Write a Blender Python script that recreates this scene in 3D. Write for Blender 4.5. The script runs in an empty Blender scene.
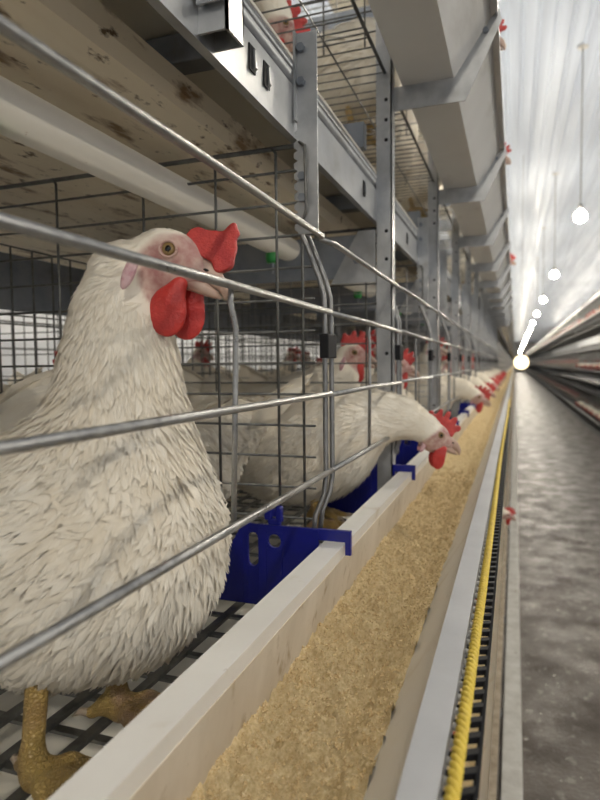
import bpy, math, random
import numpy as np
from mathutils import Vector, Matrix

sc = bpy.context.scene
C = sc.collection
PI = math.pi

# ------------------------------------------------------------------ camera
# x: across the aisle, y: along the aisle, z: up; the camera stands at the origin, 1.4 m above the aisle
FPX = 600.0
ey = Vector((215, 37, -600)).normalized()           # the aisle direction seen from the camera
ex = Vector((1674, -16, 600)).normalized()
ex = (ex - ey * ex.dot(ey)).normalized()
ez = ex.cross(ey)
RW = Matrix((ex, ey, ez))                            # camera -> world
cam_d = bpy.data.cameras.new('camera')
cam = bpy.data.objects.new('camera', cam_d); C.objects.link(cam)
cam.matrix_world = RW.to_4x4()
cam_d.sensor_width = 36; cam_d.lens = 27; cam_d.clip_start = 0.01; cam_d.clip_end = 300
cam_d.dof.use_dof = True; cam_d.dof.focus_distance = 0.56; cam_d.dof.aperture_fstop = 7.5
sc.camera = cam

def ray(u, v):
    return RW @ Vector((u - 300, 400 - v, -FPX))
def on_x(u, v, X):
    r = ray(u, v); return r * (X / r.x)
def on_y(u, v, Y):
    r = ray(u, v); return r * (Y / r.y)
def on_z(u, v, Z):
    r = ray(u, v); return r * (Z / r.z)

# ------------------------------------------------------------------ world and exposure
w = bpy.data.worlds.new('world'); sc.world = w; w.use_nodes = True
w.node_tree.nodes['Background'].inputs[0].default_value = (0.93, 0.96, 1.0, 1)
w.node_tree.nodes['Background'].inputs[1].default_value = 0.9  # added fill light, entering where the house is open behind the camera
sc.view_settings.view_transform = 'Standard'; sc.view_settings.look = 'None'
sc.view_settings.gamma = 1; sc.view_settings.use_curve_mapping = False
sc.cycles.diffuse_bounces = 6
sc.view_settings.exposure = -0.12
BULB = 620.0                                         # emission of the lamps' bulbs

# ------------------------------------------------------------------ helpers
def linkobj(name, data, parent=None):
    o = bpy.data.objects.new(name, data); C.objects.link(o)
    if parent is not None: o.parent = parent
    return o
def tag(o, label, cat, group=None, kind=None):
    o['label'] = label
    if cat: o['category'] = cat
    if group: o['group'] = group
    if kind: o['kind'] = kind
    return o
def thing(name, label, cat, loc=(0, 0, 0), rz=0, group=None):
    o = linkobj(name, None); o.location = loc; o.rotation_euler = (0, 0, rz); o.empty_display_size = .02
    return tag(o, label, cat, group)
def dup(o, parent=None):
    c = o.copy(); C.objects.link(c); c.parent = parent
    for ch in o.children: dup(ch, c)
    return c

class MB:
    def __init__(s): s.v = []; s.f = []
    def add(s, V, F):
        n = len(s.v); s.v += [tuple(p) for p in V]; s.f += [tuple(i + n for i in f) for f in F]; return s
    def box(s, x0, x1, y0, y1, z0, z1):
        V = [(x, y, z) for x in (x0, x1) for y in (y0, y1) for z in (z0, z1)]
        return s.add(V, [(0, 1, 3, 2), (4, 6, 7, 5), (0, 4, 5, 1), (2, 3, 7, 6), (0, 2, 6, 4), (1, 5, 7, 3)])
    def prism(s, poly, a0, a1, axis='y'):
        """polygon in the two other axes, extruded along axis"""
        n = len(poly)
        def P(p, a):
            return {'y': (p[0], a, p[1]), 'x': (a, p[0], p[1]), 'z': (p[0], p[1], a)}[axis]
        V = [P(p, a0) for p in poly] + [P(p, a1) for p in poly]
        F = [(i, (i + 1) % n, n + (i + 1) % n, n + i) for i in range(n)]
        F += [tuple(range(n - 1, -1, -1)), tuple(range(n, 2 * n))]
        return s.add(V, F)
    def shell(s, line, th, a0, a1, axis='y'):
        """open profile line given a thickness, extruded"""
        pts = [Vector(p) for p in line]; L = []; R = []
        for i, p in enumerate(pts):
            a = (pts[i] - pts[i - 1]).normalized() if i else (pts[1] - pts[0]).normalized()
            b = (pts[i + 1] - pts[i]).normalized() if i < len(pts) - 1 else a
            t = (a + b).normalized(); n = Vector((-t.y, t.x)); k = th / 2 / max(.35, n.dot(Vector((-a.y, a.x))))
            L.append(p + n * k); R.append(p - n * k)
        n = len(pts)
        for i in range(n - 1):
            q = [L[i], L[i + 1], R[i + 1], R[i]]
            s.prism([(c.x, c.y) for c in q], a0, a1, axis)
        return s
    def tube(s, pts, r, seg=8, cap=True):
        pts = [Vector(p) for p in pts]; n = len(pts); rr = r if isinstance(r, (list, tuple)) else [r] * n
        t0 = (pts[1] - pts[0]).normalized()
        u = t0.orthogonal().normalized(); V = []
        for i, p in enumerate(pts):
            if 0 < i < n - 1: t = ((pts[i + 1] - p).normalized() + (p - pts[i - 1]).normalized())
            else: t = pts[min(i + 1, n - 1)] - pts[max(i - 1, 0)]
            t = t.normalized() if t.length > 1e-9 else t0
            u = (u - t * u.dot(t)); u = u.normalized() if u.length > 1e-6 else t.orthogonal().normalized()
            w_ = t.cross(u)
            for k in range(seg):
                a = 2 * PI * k / seg
                V.append(p + (u * math.cos(a) + w_ * math.sin(a)) * rr[i])
        F = [(i * seg + k, i * seg + (k + 1) % seg, (i + 1) * seg + (k + 1) % seg, (i + 1) * seg + k) for i in range(n - 1) for k in range(seg)]
        if cap: F += [tuple(range(seg - 1, -1, -1)), tuple(range((n - 1) * seg, n * seg))]
        return s.add(V, F)
    def lathe(s, prof, c=(0, 0, 0), seg=16):
        """profile (r, z) turned about z through c"""
        n = len(prof); V = [(c[0] + r * math.cos(2 * PI * k / seg), c[1] + r * math.sin(2 * PI * k / seg), c[2] + z) for r, z in prof for k in range(seg)]
        F = [(i * seg + k, i * seg + (k + 1) % seg, (i + 1) * seg + (k + 1) % seg, (i + 1) * seg + k) for i in range(n - 1) for k in range(seg)]
        F += [tuple(range(seg - 1, -1, -1)), tuple(range((n - 1) * seg, n * seg))]
        return s.add(V, F)
    def ball(s, c, r, seg=14, rings=9):
        r3 = r if isinstance(r, (tuple, list)) else (r, r, r); V = []
        for i in range(rings + 1):
            th = PI * i / rings
            for k in range(seg):
                a = 2 * PI * k / seg
                V.append((c[0] + r3[0] * math.sin(th) * math.cos(a), c[1] + r3[1] * math.sin(th) * math.sin(a), c[2] + r3[2] * math.cos(th)))
        F = [(i * seg + k, (i + 1) * seg + k, (i + 1) * seg + (k + 1) % seg, i * seg + (k + 1) % seg) for i in range(rings) for k in range(seg)]
        return s.add(V, F)
    def mesh(s, name, m, smooth=False):
        me = bpy.data.meshes.new(name); me.from_pydata(s.v, [], s.f); me.materials.append(m)
        if smooth: me.polygons.foreach_set('use_smooth', [True] * len(me.polygons))
        me.update(); return me
    def build(s, name, m, parent=None, smooth=False, bevel=0):
        o = linkobj(name, s.mesh(name, m, smooth), parent)
        if bevel:
            b = o.modifiers.new('bevel', 'BEVEL'); b.width = bevel; b.segments = 2; b.limit_method = 'ANGLE'
        return o

def mat(name, col, rough=.5, metal=0, col2=None, scale=20, lo=.4, hi=.6, stretch=(1, 1, 1), bump=0, bscale=80, detail=4,
        spots=None, sss=0, rvar=0, spec=.5):
    """Principled with a noise-mixed second colour, optional stains (col, scale, lo, hi, stretch) and bump"""
    m = bpy.data.materials.new(name); m.use_nodes = True; nt = m.node_tree; N = nt.nodes; L = nt.links
    b = N['Principled BSDF']; b.inputs['Roughness'].default_value = rough; b.inputs['Metallic'].default_value = metal
    b.inputs['Base Color'].default_value = (*col, 1); b.inputs['Specular IOR Level'].default_value = spec
    tc = N.new('ShaderNodeTexCoord')
    def noise(sc_, st, det=detail, off=0):
        mp = N.new('ShaderNodeMapping'); mp.inputs['Scale'].default_value = st; mp.inputs['Location'].default_value = (off, off * 2, off * 3)
        L.new(tc.outputs['Object'], mp.inputs[0])
        n = N.new('ShaderNodeTexNoise'); n.inputs['Scale'].default_value = sc_; n.inputs['Detail'].default_value = det
        n.inputs['Roughness'].default_value = .6; L.new(mp.outputs[0], n.inputs[0]); return n.outputs[0]
    def mask(src, lo_, hi_):
        r = N.new('ShaderNodeMapRange'); r.inputs[1].default_value = lo_; r.inputs[2].default_value = hi_; L.new(src, r.inputs[0]); return r.outputs[0]
    def mix(f, a, c):
        x = N.new('ShaderNodeMix'); x.data_type = 'RGBA'; L.new(f, x.inputs[0])
        if isinstance(a, tuple): x.inputs[6].default_value = (*a, 1)
        else: L.new(a, x.inputs[6])
        x.inputs[7].default_value = (*c, 1); return x.outputs[2]
    cur = col
    if col2:
        n = noise(scale, stretch); cur = mix(mask(n, lo, hi), col, col2)
        if rvar:
            r = N.new('ShaderNodeMapRange'); r.inputs[1].default_value = .3; r.inputs[2].default_value = .7
            r.inputs[3].default_value = max(.03, rough - rvar); r.inputs[4].default_value = min(1, rough + rvar); L.new(n, r.inputs[0]); L.new(r.outputs[0], b.inputs['Roughness'])
    for i, (c, s_, l_, h_, st_) in enumerate(spots or []):
        cur = mix(mask(noise(s_, st_, 6, 3.7 * (i + 1)), l_, h_), cur, c)
    if not isinstance(cur, tuple): L.new(cur, b.inputs['Base Color'])
    if bump:
        bp = N.new('ShaderNodeBump'); bp.inputs['Strength'].default_value = bump; bp.inputs['Distance'].default_value = .01
        L.new(noise(bscale, (1, 1, 1), 3), bp.inputs['Height']); L.new(bp.outputs[0], b.inputs['Normal'])
    if sss:
        b.inputs['Subsurface Weight'].default_value = sss; b.inputs['Subsurface Radius'].default_value = (.01, .003, .002); b.inputs['Subsurface Scale'].default_value = .5
    return m
def emit(name, col, s):
    m = bpy.data.materials.new(name); m.use_nodes = True; b = m.node_tree.nodes['Principled BSDF']
    b.inputs['Base Color'].default_value = (*col, 1); b.inputs['Emission Color'].default_value = (*col, 1); b.inputs['Emission Strength'].default_value = s
    return m

GALV = mat('galvanised_steel', (.36, .37, .38), .40, .70, (.46, .47, .48), 35, .35, .65, rvar=.12, bump=.05, bscale=60,
           spots=[((.28, .26, .23), 9, .58, .75, (1, .4, 1))])
GALVD = mat('weathered_steel', (.20, .22, .25), .5, .5, (.27, .29, .32), 25, .35, .65, rvar=.1, bump=.05,
            spots=[((.16, .14, .12), 14, .55, .75, (1, .5, 1))])
WIRE = mat('steel_wire', (.25, .25, .25), .38, .75, (.36, .36, .355), 60, .35, .65, rvar=.12, bump=.08, bscale=200)
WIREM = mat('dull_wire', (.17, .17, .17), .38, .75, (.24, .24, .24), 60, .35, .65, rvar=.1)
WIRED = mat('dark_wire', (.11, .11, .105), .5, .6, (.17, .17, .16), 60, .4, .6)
PVC = mat('white_plastic', (.78, .77, .74), .38, 0, (.72, .70, .66), 8, .35, .7, bump=.02, bscale=120,
          spots=[((.56, .50, .40), 16, .58, .76, (1, 1, .5)), ((.30, .22, .14), 60, .70, .78, (1, 1, .5))])
PVCU = mat('pale_plastic', (.76, .76, .75), .42, 0, (.70, .70, .69), 5, .35, .7, spots=[((.42, .40, .36), 7, .58, .8, (1, .3, 1))])
RIM = mat('grey_rim', (.55, .56, .58), .34, .25, (.48, .49, .51), 12, .35, .65, bump=.02, spots=[((.36, .33, .3), 40, .68, .76, (1, .5, 1))])
SHEET = mat('stained_sheet', (.88, .81, .67), .5, 0, (.81, .73, .58), 5, .35, .7, (1, .3, 1), bump=.05, bscale=60,
            spots=[((.66, .54, .38), 6, .52, .72, (1, .18, 1)), ((.26, .17, .09), 26, .56, .66, (1.0, .30, 1)), ((.14, .09, .045), 70, .60, .68, (1, .4, 1))])
SHEET2 = mat('plain_sheet', (.80, .77, .69), .55, 0, (.72, .68, .59), 6, .35, .7, (1, .3, 1), bump=.03,
             spots=[((.30, .24, .17), 50, .68, .76, (1, .6, 1))])
PIPE = mat('white_pipe', (.84, .80, .72), .4, 0, (.77, .73, .65), 9, .35, .7, (1, .4, 1), spots=[((.40, .26, .16), 70, .68, .74, (1, .7, 1))])
BELT = mat('white_belt', (.66, .65, .62), .6, 0, (.5, .47, .42), 16, .45, .65, spots=[((.25, .2, .13), 30, .6, .7, (1, 1, 1))])
FEED = mat('ground_feed', (.64, .485, .25), .95, 0, (.85, .69, .42), 330, .35, .65, bump=.60, bscale=900, detail=6, spec=.1,
           spots=[((.50, .35, .16), 130, .58, .74, (1, 1, 1)), ((.90, .78, .54), 620, .60, .68, (1, 1, 1))])
GRAIN = mat('feed_grain', (.76, .60, .34), .9, 0, (.46, .31, .14), 900, .35, .65, spots=[((.80, .67, .43), 700, .55, .62, (1, 1, 1))])
ROPE = mat('yellow_rope', (.78, .58, .07), .55, 0, (.62, .44, .05), 90, .35, .65, bump=.35, bscale=900)
BLACK = mat('black_plastic', (.010, .010, .012), .65, spec=.2)
BLUE = mat('blue_plastic', (.006, .011, .22), .3, 0, (.005, .008, .15), 15, .35, .7, bump=.05, bscale=200)
GREEN = mat('green_plastic', (.03, .28, .06), .35)
PIN = mat('grey_pin', (.55, .54, .52), .4)
CONC = mat('aisle_concrete', (.074, .056, .042), .46, 0, (.048, .036, .027), 5, .3, .7, bump=.30, bscale=70, rvar=.18, spec=.4,
           spots=[((.100, .085, .071), 3.2, .50, .75, (1, .5, 1)), ((.15, .13, .112), 26, .57, .70, (1, .7, 1)), ((.55, .52, .47), 30, .675, .70, (1, 1, 1))])
DUSTY = mat('dusty_rim', (.36, .30, .22), .8, 0, (.24, .19, .13), 30, .35, .65, bump=.2)
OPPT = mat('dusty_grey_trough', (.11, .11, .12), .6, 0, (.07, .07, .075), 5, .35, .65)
DUST_SHADED = mat('feed_dust_shaded', (.19, .14, .08), .95, 0, (.27, .20, .125), 60, .35, .65, bump=.3, bscale=200, spots=[((.17, .12, .07), 12, .5, .7, (1, .4, 1))])  # feed dust, its colour darkened to carry the shade on the slanted wall
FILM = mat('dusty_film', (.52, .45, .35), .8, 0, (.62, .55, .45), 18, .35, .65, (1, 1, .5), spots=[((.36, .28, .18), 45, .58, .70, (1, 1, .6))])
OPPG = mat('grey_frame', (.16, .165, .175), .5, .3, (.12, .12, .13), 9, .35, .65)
KERB = mat('kerb_concrete', (.48, .47, .43), .6, 0, (.38, .36, .32), 14, .35, .65, bump=.2, bscale=60, spots=[((.24, .20, .15), 30, .62, .74, (1, .5, 1))])
CEIL = mat('roof_sheet', (.64, .71, .83), .48, .0, (.52, .58, .69), 7, .35, .65, (1, .04, 1), rvar=.10, bump=.25, bscale=7, spec=.35)
WALLM = mat('house_wall', (.74, .75, .76), .6, 0, (.68, .69, .70), 4)
DARKBAND = mat('dark_band', (.03, .03, .032), .5, 0, (.05, .048, .045), 8)
CORD = mat('lamp_cord', (.12, .12, .12), .5)
BULBM = emit('bulb_glow', (1.0, .91, .76), BULB)
WARM = emit('warm_bulb_glow', (1.0, .78, .45), 5)

# ------------------------------------------------------------------ the setting
ZF = -1.40                     # aisle floor
T = 0.80                       # tier height
YN, YE = -3.0, 112.0            # ends of the cage rows
def struct(mb, name, m, label, parent=None, smooth=False):
    o = mb.build(name, m, parent, smooth); o['kind'] = 'structure'; o['label'] = label; return o
struct(MB().box(-5, 6, -3.6, YE + 2, ZF - .1, ZF), 'floor', CONC, 'stained brown concrete floor of the aisle with wet spots')
ZC = 3.62
cm = MB(); prof = []
x = -5.0
while x < 6.0:                 # trapezoidal ribs of the roof sheets
    prof += [(x, ZC), (x + .09, ZC), (x + .105, ZC - .022), (x + .125, ZC - .022), (x + .14, ZC)]
    x += .17
prof.append((6.0, ZC))
V = [(a, yy, b) for yy in (-3.6, YE + 2) for a, b in prof]; n = len(prof)
cm.add(V, [(i + 1, i, n + i, n + i + 1) for i in range(n - 1)])
cm.box(-5, 6, -3.6, YE + 2, ZC + .03, ZC + .06)
struct(cm, 'ceiling', CEIL, 'ribbed pale metal roof sheeting over the aisle')
struct(MB().box(-5, 6, YE + 1.9, YE + 2, ZF, ZC), 'wall_end', WALLM, 'pale end wall far down the aisle')
struct(MB().box(5.9, 6, -3.6, YE + 2, ZF, ZC), 'wall_right', WALLM, 'pale side wall behind the opposite cage row')
struct(MB().box(-5, -4.9, -3.6, YE + 2, ZF, ZC), 'wall_left', WALLM, 'pale side wall behind the hens')
kb = MB().box(-.031, .036, YN, YE, ZF, ZF + .03)
tag(kb.build('floor_kerb', KERB, bevel=.004), 'pale dusty kerb strip along the foot of the cage bank', 'kerb', kind='structure')

# ------------------------------------------------------------------ lamps over the aisle
lamp_p = None
ORD = ['first', 'second', 'third', 'fourth', 'fifth', 'sixth', 'seventh', 'eighth', 'ninth', 'tenth', 'eleventh', 'twelfth', 'thirteenth',
       'fourteenth', 'fifteenth', 'sixteenth', 'seventeenth', 'eighteenth', 'nineteenth', 'twentieth', 'twenty-first', 'twenty-second', 'twenty-third', 'twenty-fourth']
LX, LZ = .70, 1.70
lamp_y = [-2.03, 2.87] + [7.77 + 4.9 * i for i in range(21)]
def lamp(px, py, label, group, drop=LZ):
    global lamp_p
    if lamp_p is None:
        t = thing('hanging_lamp', label, 'lamp', (px, py, drop), 0, group)
        MB().tube([(0, 0, .14), (0, 0, ZC - LZ - .02)], .006, 6).build('cord', CORD, t)
        MB().lathe([(.018, .05), (.024, .07), (.024, .12), (.010, .145)], seg=12).build('socket', CORD, t, True)
        MB().lathe([(.002, -.075), (.035, -.066), (.058, -.045), (.068, -.010), (.060, .022), (.036, .046), (.020, .056)], seg=14).build('bulb', BULBM, t, True)
        MB().lathe([(.06, ZC - LZ - .03), (.06, ZC - LZ - .012), (.02, ZC - LZ - .0)], seg=12).build('ceiling_rose', PIN, t, True)
        lamp_p = t; return t
    t = dup(lamp_p); t.location = (px, py, drop); tag(t, label, 'lamp', group); return t
for i, y in enumerate(lamp_y):
    if i < 2: lamp(LX, y, 'bare bulb hanging on a cord over the aisle beside the camera', 'lamps over the aisle out of view')
    else: lamp(LX, y, ('%s glowing bulb on a cord hanging over the aisle' % ORD[i - 2]), "lamps over the aisle")
for i in range(9):
    lamp(-2.25, -1.0 + 4.9 * i, 'bare bulb hanging over the aisle behind the hens', 'lamps over the aisle behind the cages')
for i in range(14):  # unseen lamps added to brighten the right side of the roof
    lamp(3.65, -1.0 + 4.9 * i, 'added unseen bulb brightening the roof behind the opposite cages', 'added unseen lamps behind the opposite cages')
t = thing('globe_lamp', 'round warm globe lamp hanging low at the far end of the aisle', 'lamp', (.105, 11.4, .012))
MB().tube([(0, 0, .14), (0, 0, ZC - .014)], .003, 6).build('cord', CORD, t)
MB().lathe([(.03, .105), (.045, .118), (.045, .14), (.01, .155)], seg=14).build('cap', GALVD, t, True)
MB().ball((0, 0, 0), .122, 24, 14).build('globe', WARM, t, True)

# ------------------------------------------------------------------ the near cage bank
XF = -.205                     # plane of the cage fronts
XB = -.80                      # back of the cages
LOOP = [.12] + [.672 + .455 * i for i in range(17)]          # cage boundaries
POST = [-.23, .45] + [1.10 + .68 * i for i in range(11)]     # frame posts
YC = LOOP[-1]
tier_word = {-1: 'bottom', 0: 'middle', 1: 'top'}
def Z(t_): return T * t_

def trough(t_, x0=0, sgn=1, y0=YN, y1=YE, label='', dz=None, brackets=True):
    """feed trough, thick-walled, rims at z -.2; sgn mirrors it for the opposite row"""
    z = Z(t_) if dz is None else dz
    def q(l): return [(x0 + sgn * a, b + z) for a, b in l]
    o = thing('feed_trough', label, 'feed trough', (0, 0, 0))
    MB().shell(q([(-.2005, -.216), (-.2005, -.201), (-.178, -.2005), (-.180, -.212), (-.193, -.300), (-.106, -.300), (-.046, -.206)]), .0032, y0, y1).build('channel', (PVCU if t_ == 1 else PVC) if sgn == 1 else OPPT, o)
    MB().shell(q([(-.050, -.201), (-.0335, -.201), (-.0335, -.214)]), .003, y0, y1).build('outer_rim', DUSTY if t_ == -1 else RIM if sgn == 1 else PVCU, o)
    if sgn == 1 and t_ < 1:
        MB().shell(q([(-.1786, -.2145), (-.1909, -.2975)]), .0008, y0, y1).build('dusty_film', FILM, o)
        MB().shell(q([(-.1025, -.2955), (-.0485, -.2085)]), .0008, y0, y1).build('shaded_dust_layer', DUST_SHADED, o)
    if sgn == 1:
        MB().tube([(x0 - .2035, y0, z - .2065), (x0 - .2035, y1, z - .2065)], .0022, 6).build('edge_seal', BLACK, o)
    if brackets:
        poly = q([(-.211, -.345), (-.085, -.345), (-.026, -.222), (-.0300, -.202), (-.0445, -.216), (-.1035, -.3035), (-.211, -.3035)])
        base = None
        for i, y in enumerate(POST[1:] if t_ >= 0 else POST[1:8]):
            if base is None: base = MB().prism(poly, -.0015, .0015).mesh('bracket', GALV)
            b = linkobj('bracket', base, o); b.location = (0, y + .004, 0)
            if t_ == 1:
                k = linkobj('bolt', MB().prism([(x0 - .052 + .005 * math.cos(a), z - .235 + .005 * math.sin(a)) for a in np.arange(6) * PI / 3], -.007, -.0015).mesh('bolt', GALVD), b)
    return o
trough(0, label='long white feed trough full of ground feed under the big hen')
trough(1, label='white feed trough of the top tier seen from below on steel brackets')
trough(-1, label='dusty feed trough of the bottom tier beside the kerb')

def fbm(x, y, seed, octs):
    """cheap smooth value noise on arrays"""
    r = np.random.RandomState(seed); out = np.zeros_like(x)
    for sc_, amp in octs:
        g = r.rand(64, 64); u = x * sc_; v = y * sc_; iu = np.floor(u).astype(int); iv = np.floor(v).astype(int); fu = u - iu; fv = v - iv
        fu = fu * fu * (3 - 2 * fu); fv = fv * fv * (3 - 2 * fv)
        G = lambda a, b: g[a % 64, b % 64]
        out += amp * ((G(iu, iv) * (1 - fu) + G(iu + 1, iv) * fu) * (1 - fv) + (G(iu, iv + 1) * (1 - fu) + G(iu + 1, iv + 1) * fu) * fv - .5)
    return out
def feed_z(xx, yy):
    return -.278 + fbm(xx, yy, 5, [(9, .010), (40, .006), (110, .010), (240, .0085)]) + .012 * np.clip((-xx - .16) / .03, 0, 1) + .014 * np.clip((xx + .115) / .03, 0, 1)
def feed(t_, ys, nx, label, name='feed'):
    xs = np.linspace(-.1895, -.084, nx); X, Y = np.meshgrid(xs, ys); Zv = feed_z(X, Y) + Z(t_); 
    lim = -.300 + (X + .1065) / .06 * .094 + .002
    n_y = len(ys)
    V = np.stack([X, Y, Zv], -1).reshape(-1, 3)
    idx = np.arange(n_y * nx).reshape(n_y, nx)
    F = np.stack([idx[:-1, :-1], idx[:-1, 1:], idx[1:, 1:], idx[1:, :-1]], -1).reshape(-1, 4)
    m = MB(); m.v = V.tolist(); m.f = F.tolist()
    o = m.build(name, FEED, None, True); return tag(o, label, 'feed', kind='stuff')
ys0 = np.concatenate([np.arange(-.3, 1.4, .0028), np.arange(1.4, 3, .008), np.arange(3, 46, .08), np.arange(46, 112, 1.0)])
fo = feed(0, ys0, 44, 'crumbly tan ground feed lying in the middle trough')
feed(-1, np.concatenate([np.arange(-.6, 3, .012), np.arange(3, 112, .5)]), 12, 'tan ground feed lying in the bottom trough')
rs = np.random.RandomState(3); gm = MB()
for i in range(9000):          # loose crumbs on the feed
    y = .1 + 1.5 * rs.rand() ** 1.3; x = -.186 + .098 * rs.rand(); s = .0008 + .0017 * rs.rand() ** 2
    z = float(feed_z(np.array([x]), np.array([y]))[0]) + s * .2
    V = rs.normal(size=(6, 3)); V = V / np.linalg.norm(V, axis=1)[:, None] * .25 + np.array([(1, 0, 0), (-1, 0, 0), (0, 1, 0), (0, -1, 0), (0, 0, 1), (0, 0, -1)])
    gm.add((V * s + np.array([x, y, z])).tolist(), [(0, 2, 4), (2, 1, 4), (1, 3, 4), (3, 0, 4), (2, 0, 5), (1, 2, 5), (3, 1, 5), (0, 3, 5)])
g = gm.build('crumbs', GRAIN, fo); g['kind'] = 'stuff'

# guard net, rope
net = thing('guard_net', 'black plastic guard net along the outer rim of the middle trough', 'net')
MB().tube([(-.0165, -.3, -.213), (-.0165, 3.6, -.213)], .0016, 8).build('edge_cable', BLACK, net, True)
slat = MB().prism([(-.0318, -.2125), (-.0165, -.2155), (-.0165, -.2115), (-.0318, -.2095)], -.0028, .0028)
for i, v in enumerate(slat.v):
    slat.v[i] = (v[0], v[1] + (.012 if v[0] > -.02 else 0), v[2])
slat_me = slat.mesh('slat', BLACK)
pin_me = MB().tube([(-.0318, 0, -.2065), (-.0285, .001, -.2075)], .0022, 8).mesh('pin', PIN, True)
for i in range(190):
    s = linkobj('slat', slat_me, net); s.location = (0, .05 + .0158 * i, 0)
    p = linkobj('pin', pin_me, s); p.location = (0, .006, 0)
rope = thing('yellow_rope', 'twisted yellow rope running along the trough rim', 'rope')
for k in range(3):
    P = []
    for i in range(int(3.6 / .0026)):
        y = -.02 + .0026 * i; a = y / .019 * 2 * PI + k * 2 * PI / 3
        cx = -.0268 + .0012 * math.sin(y * 3.1); cz = -.2035 + .0012 * math.sin(y * 4.3 + 1)
        P.append((cx + .0019 * math.cos(a), y, cz + .0019 * math.sin(a)))
    MB().tube(P, .0021, 7).build('strand', ROPE, rope, True)

# support rails under the front of each tier, sheets, belts and pipes
def rail(t_):
    z = Z(t_); o = thing('support_rail', 'galvanised steel rail along the cage fronts above the %s tier' % tier_word[t_], 'rail')
    MB().shell([(-.249, z + .2615), (-.240, z + .260), (-.2385, z + .312), (-.254, z + .320)], .003, YN, YE).build('face', GALV, o)
    c = [(-.254 + .016 * math.cos(a), z + .336 + .014 * math.sin(a)) for a in np.linspace(-PI / 2, PI, 9)]
    MB().shell(c, .003, YN, YE).build('top_lip', GALV, o, True)
    if t_ == 0:
        for y in (.53, .565, .98, 1.40):
            MB().prism([(-.2372, z + .278), (-.2362, z + .278), (-.2362, z + .302), (-.2372, z + .302)], y, y + .014).build('slot', BLACK, o)
            MB().prism([(-.2365, z + .281), (-.2340, z + .283), (-.2345, z + .299), (-.2365, z + .300)], y + .009, y + .014).build('tab', GALV, o)
    return o
for t_ in (-1, 0): rail(t_)
def sheets(t_):
    z = Z(t_); tw = tier_word[t_]
    lip = [(-.3215, z + .2970), (-.3255, z + .281), (-.3330, z + .271), (-.360, z + .268)]
    p = lip + [(-.42 - .08 * i, z + .268 + .008 * math.sin(i * .7)) for i in range(6)]
    tag(MB().shell(p, .003, YN, YE).build('cage_roof_sheet', SHEET, None, False), 'brown-stained beige plastic sheet roofing the %s tier cages' % tw, 'sheet')
    tag(MB().box(-.84, -.258, YN, YE, z + .372, z + .376).build('manure_belt', SHEET2), 'beige belt above the roof sheet of the %s tier' % tw, 'belt')
    pp = thing('water_pipe', 'white water pipe with green drinkers under the %s tier roof sheet' % tw, 'pipe')
    c = [(.024 * math.cos(a), .021 * math.sin(a)) for a in np.linspace(0, 2 * PI, 20, endpoint=False)]
    MB().prism([(-.410 + a, z + .221 + b) for a, b in c], YN, YE).build('tube', PIPE, pp, True)
    for i in range(9 if t_ == 0 else 2):
        y = .385 + .62 * i
        d = linkobj('drinker', MB().lathe([(.010, -.004), (.012, .004), (.012, .012), (.008, .016)], (-.410, y, z + .187), 10).mesh('drinker', GREEN, True), pp)
        MB().lathe([(.0025, -.022), (.003, -.004), (.006, -.002)], (-.410, y, z + .187), 8).build('nipple', GALVD, d)
for t_ in (-1, 0): sheets(t_)
tag(MB().box(-.82, -.25, YN, YE, .860 + T, .865 + T).build('top_cover', SHEET2), 'pale cover sheet over the top tier cages', 'sheet')

# posts, hangers and cross beams
def channel(mb, x, y, w_, d_, z0, z1, th=.0025):
    """channel section: front web facing +x-ish to the camera with two flanges"""
    mb.box(x - d_, x, y - w_ / 2, y - w_ / 2 + th, z0, z1); mb.box(x - th, x, y - w_ / 2, y + w_ / 2, z0, z1); mb.box(x - d_, x, y + w_ / 2 - th, y + w_ / 2, z0, z1)
def bolt(parent, x, y, z, axis='y', r=.006, name='bolt', m=None):
    hexa = [(r * math.cos(a), r * math.sin(a)) for a in np.arange(6) * PI / 3]
    if axis == 'y': MB().prism([(x + a, z + b) for a, b in hexa], y - .005, y).build(name, m or GALVD, parent)
    else: MB().prism([(y + a, z + b) for a, b in hexa], x, x + .005, 'x').build(name, m or GALVD, parent)
for i, y in enumerate(POST):
    if y < .3: lab = 'steel post of the cage bank beside the camera'
    else: lab = 'galvanised steel frame post, %s along the cage bank from the camera' % ORD[i - 1]
    o = thing('steel_post', lab, 'post', (0, y, ZF))
    m = MB(); z0 = .262 if i == 1 else ZF
    channel(m, -.2100 if i != 1 else -.212, 0, .030, .028, z0 - ZF, 1.66 - ZF)
    m.build('column', GALV, o)
    if i == 1:
        MB().box(-.236, -.212, -.022, -.0195, .280 - ZF, .50 - ZF).build('foot_plate', GALV, o, bevel=.001)
        continue
    for zz in (.47, .435, .40, .24, .19, .02, -.12):
        MB().prism([(-.220 + .0035 * math.cos(a), zz - ZF + .0035 * math.sin(a)) for a in np.arange(8) * PI / 4], -.0158, -.0150).build('hole', BLACK, o)
    for t_ in (-1, 0, 1) if i < 9 else (0, 1):
        b = MB().box(XB, -.240, -.0125, -.0100, Z(t_) + .160 - ZF, Z(t_) + .236 - ZF).box(XB, -.240, -.0125, .012, Z(t_) + .236 - ZF, Z(t_) + .2385 - ZF).build('cross_beam', GALVD, o)
        MB().prism([(-.240, Z(t_) + .150 - ZF), (-.240, Z(t_) + .244 - ZF), (-.272, Z(t_) + .244 - ZF), (-.325, Z(t_) + .150 - ZF)], -.0165, -.0130).build('gusset', GALV, b)
        if t_ == 0: bolt(b, -.275, -.0165, Z(t_) + .19 - ZF)
    # beam carrying the belt space
    MB().box(XB, -.262, -.012, .012, .395 - ZF, .44 - ZF).build('belt_beam', GALVD, o)
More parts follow.
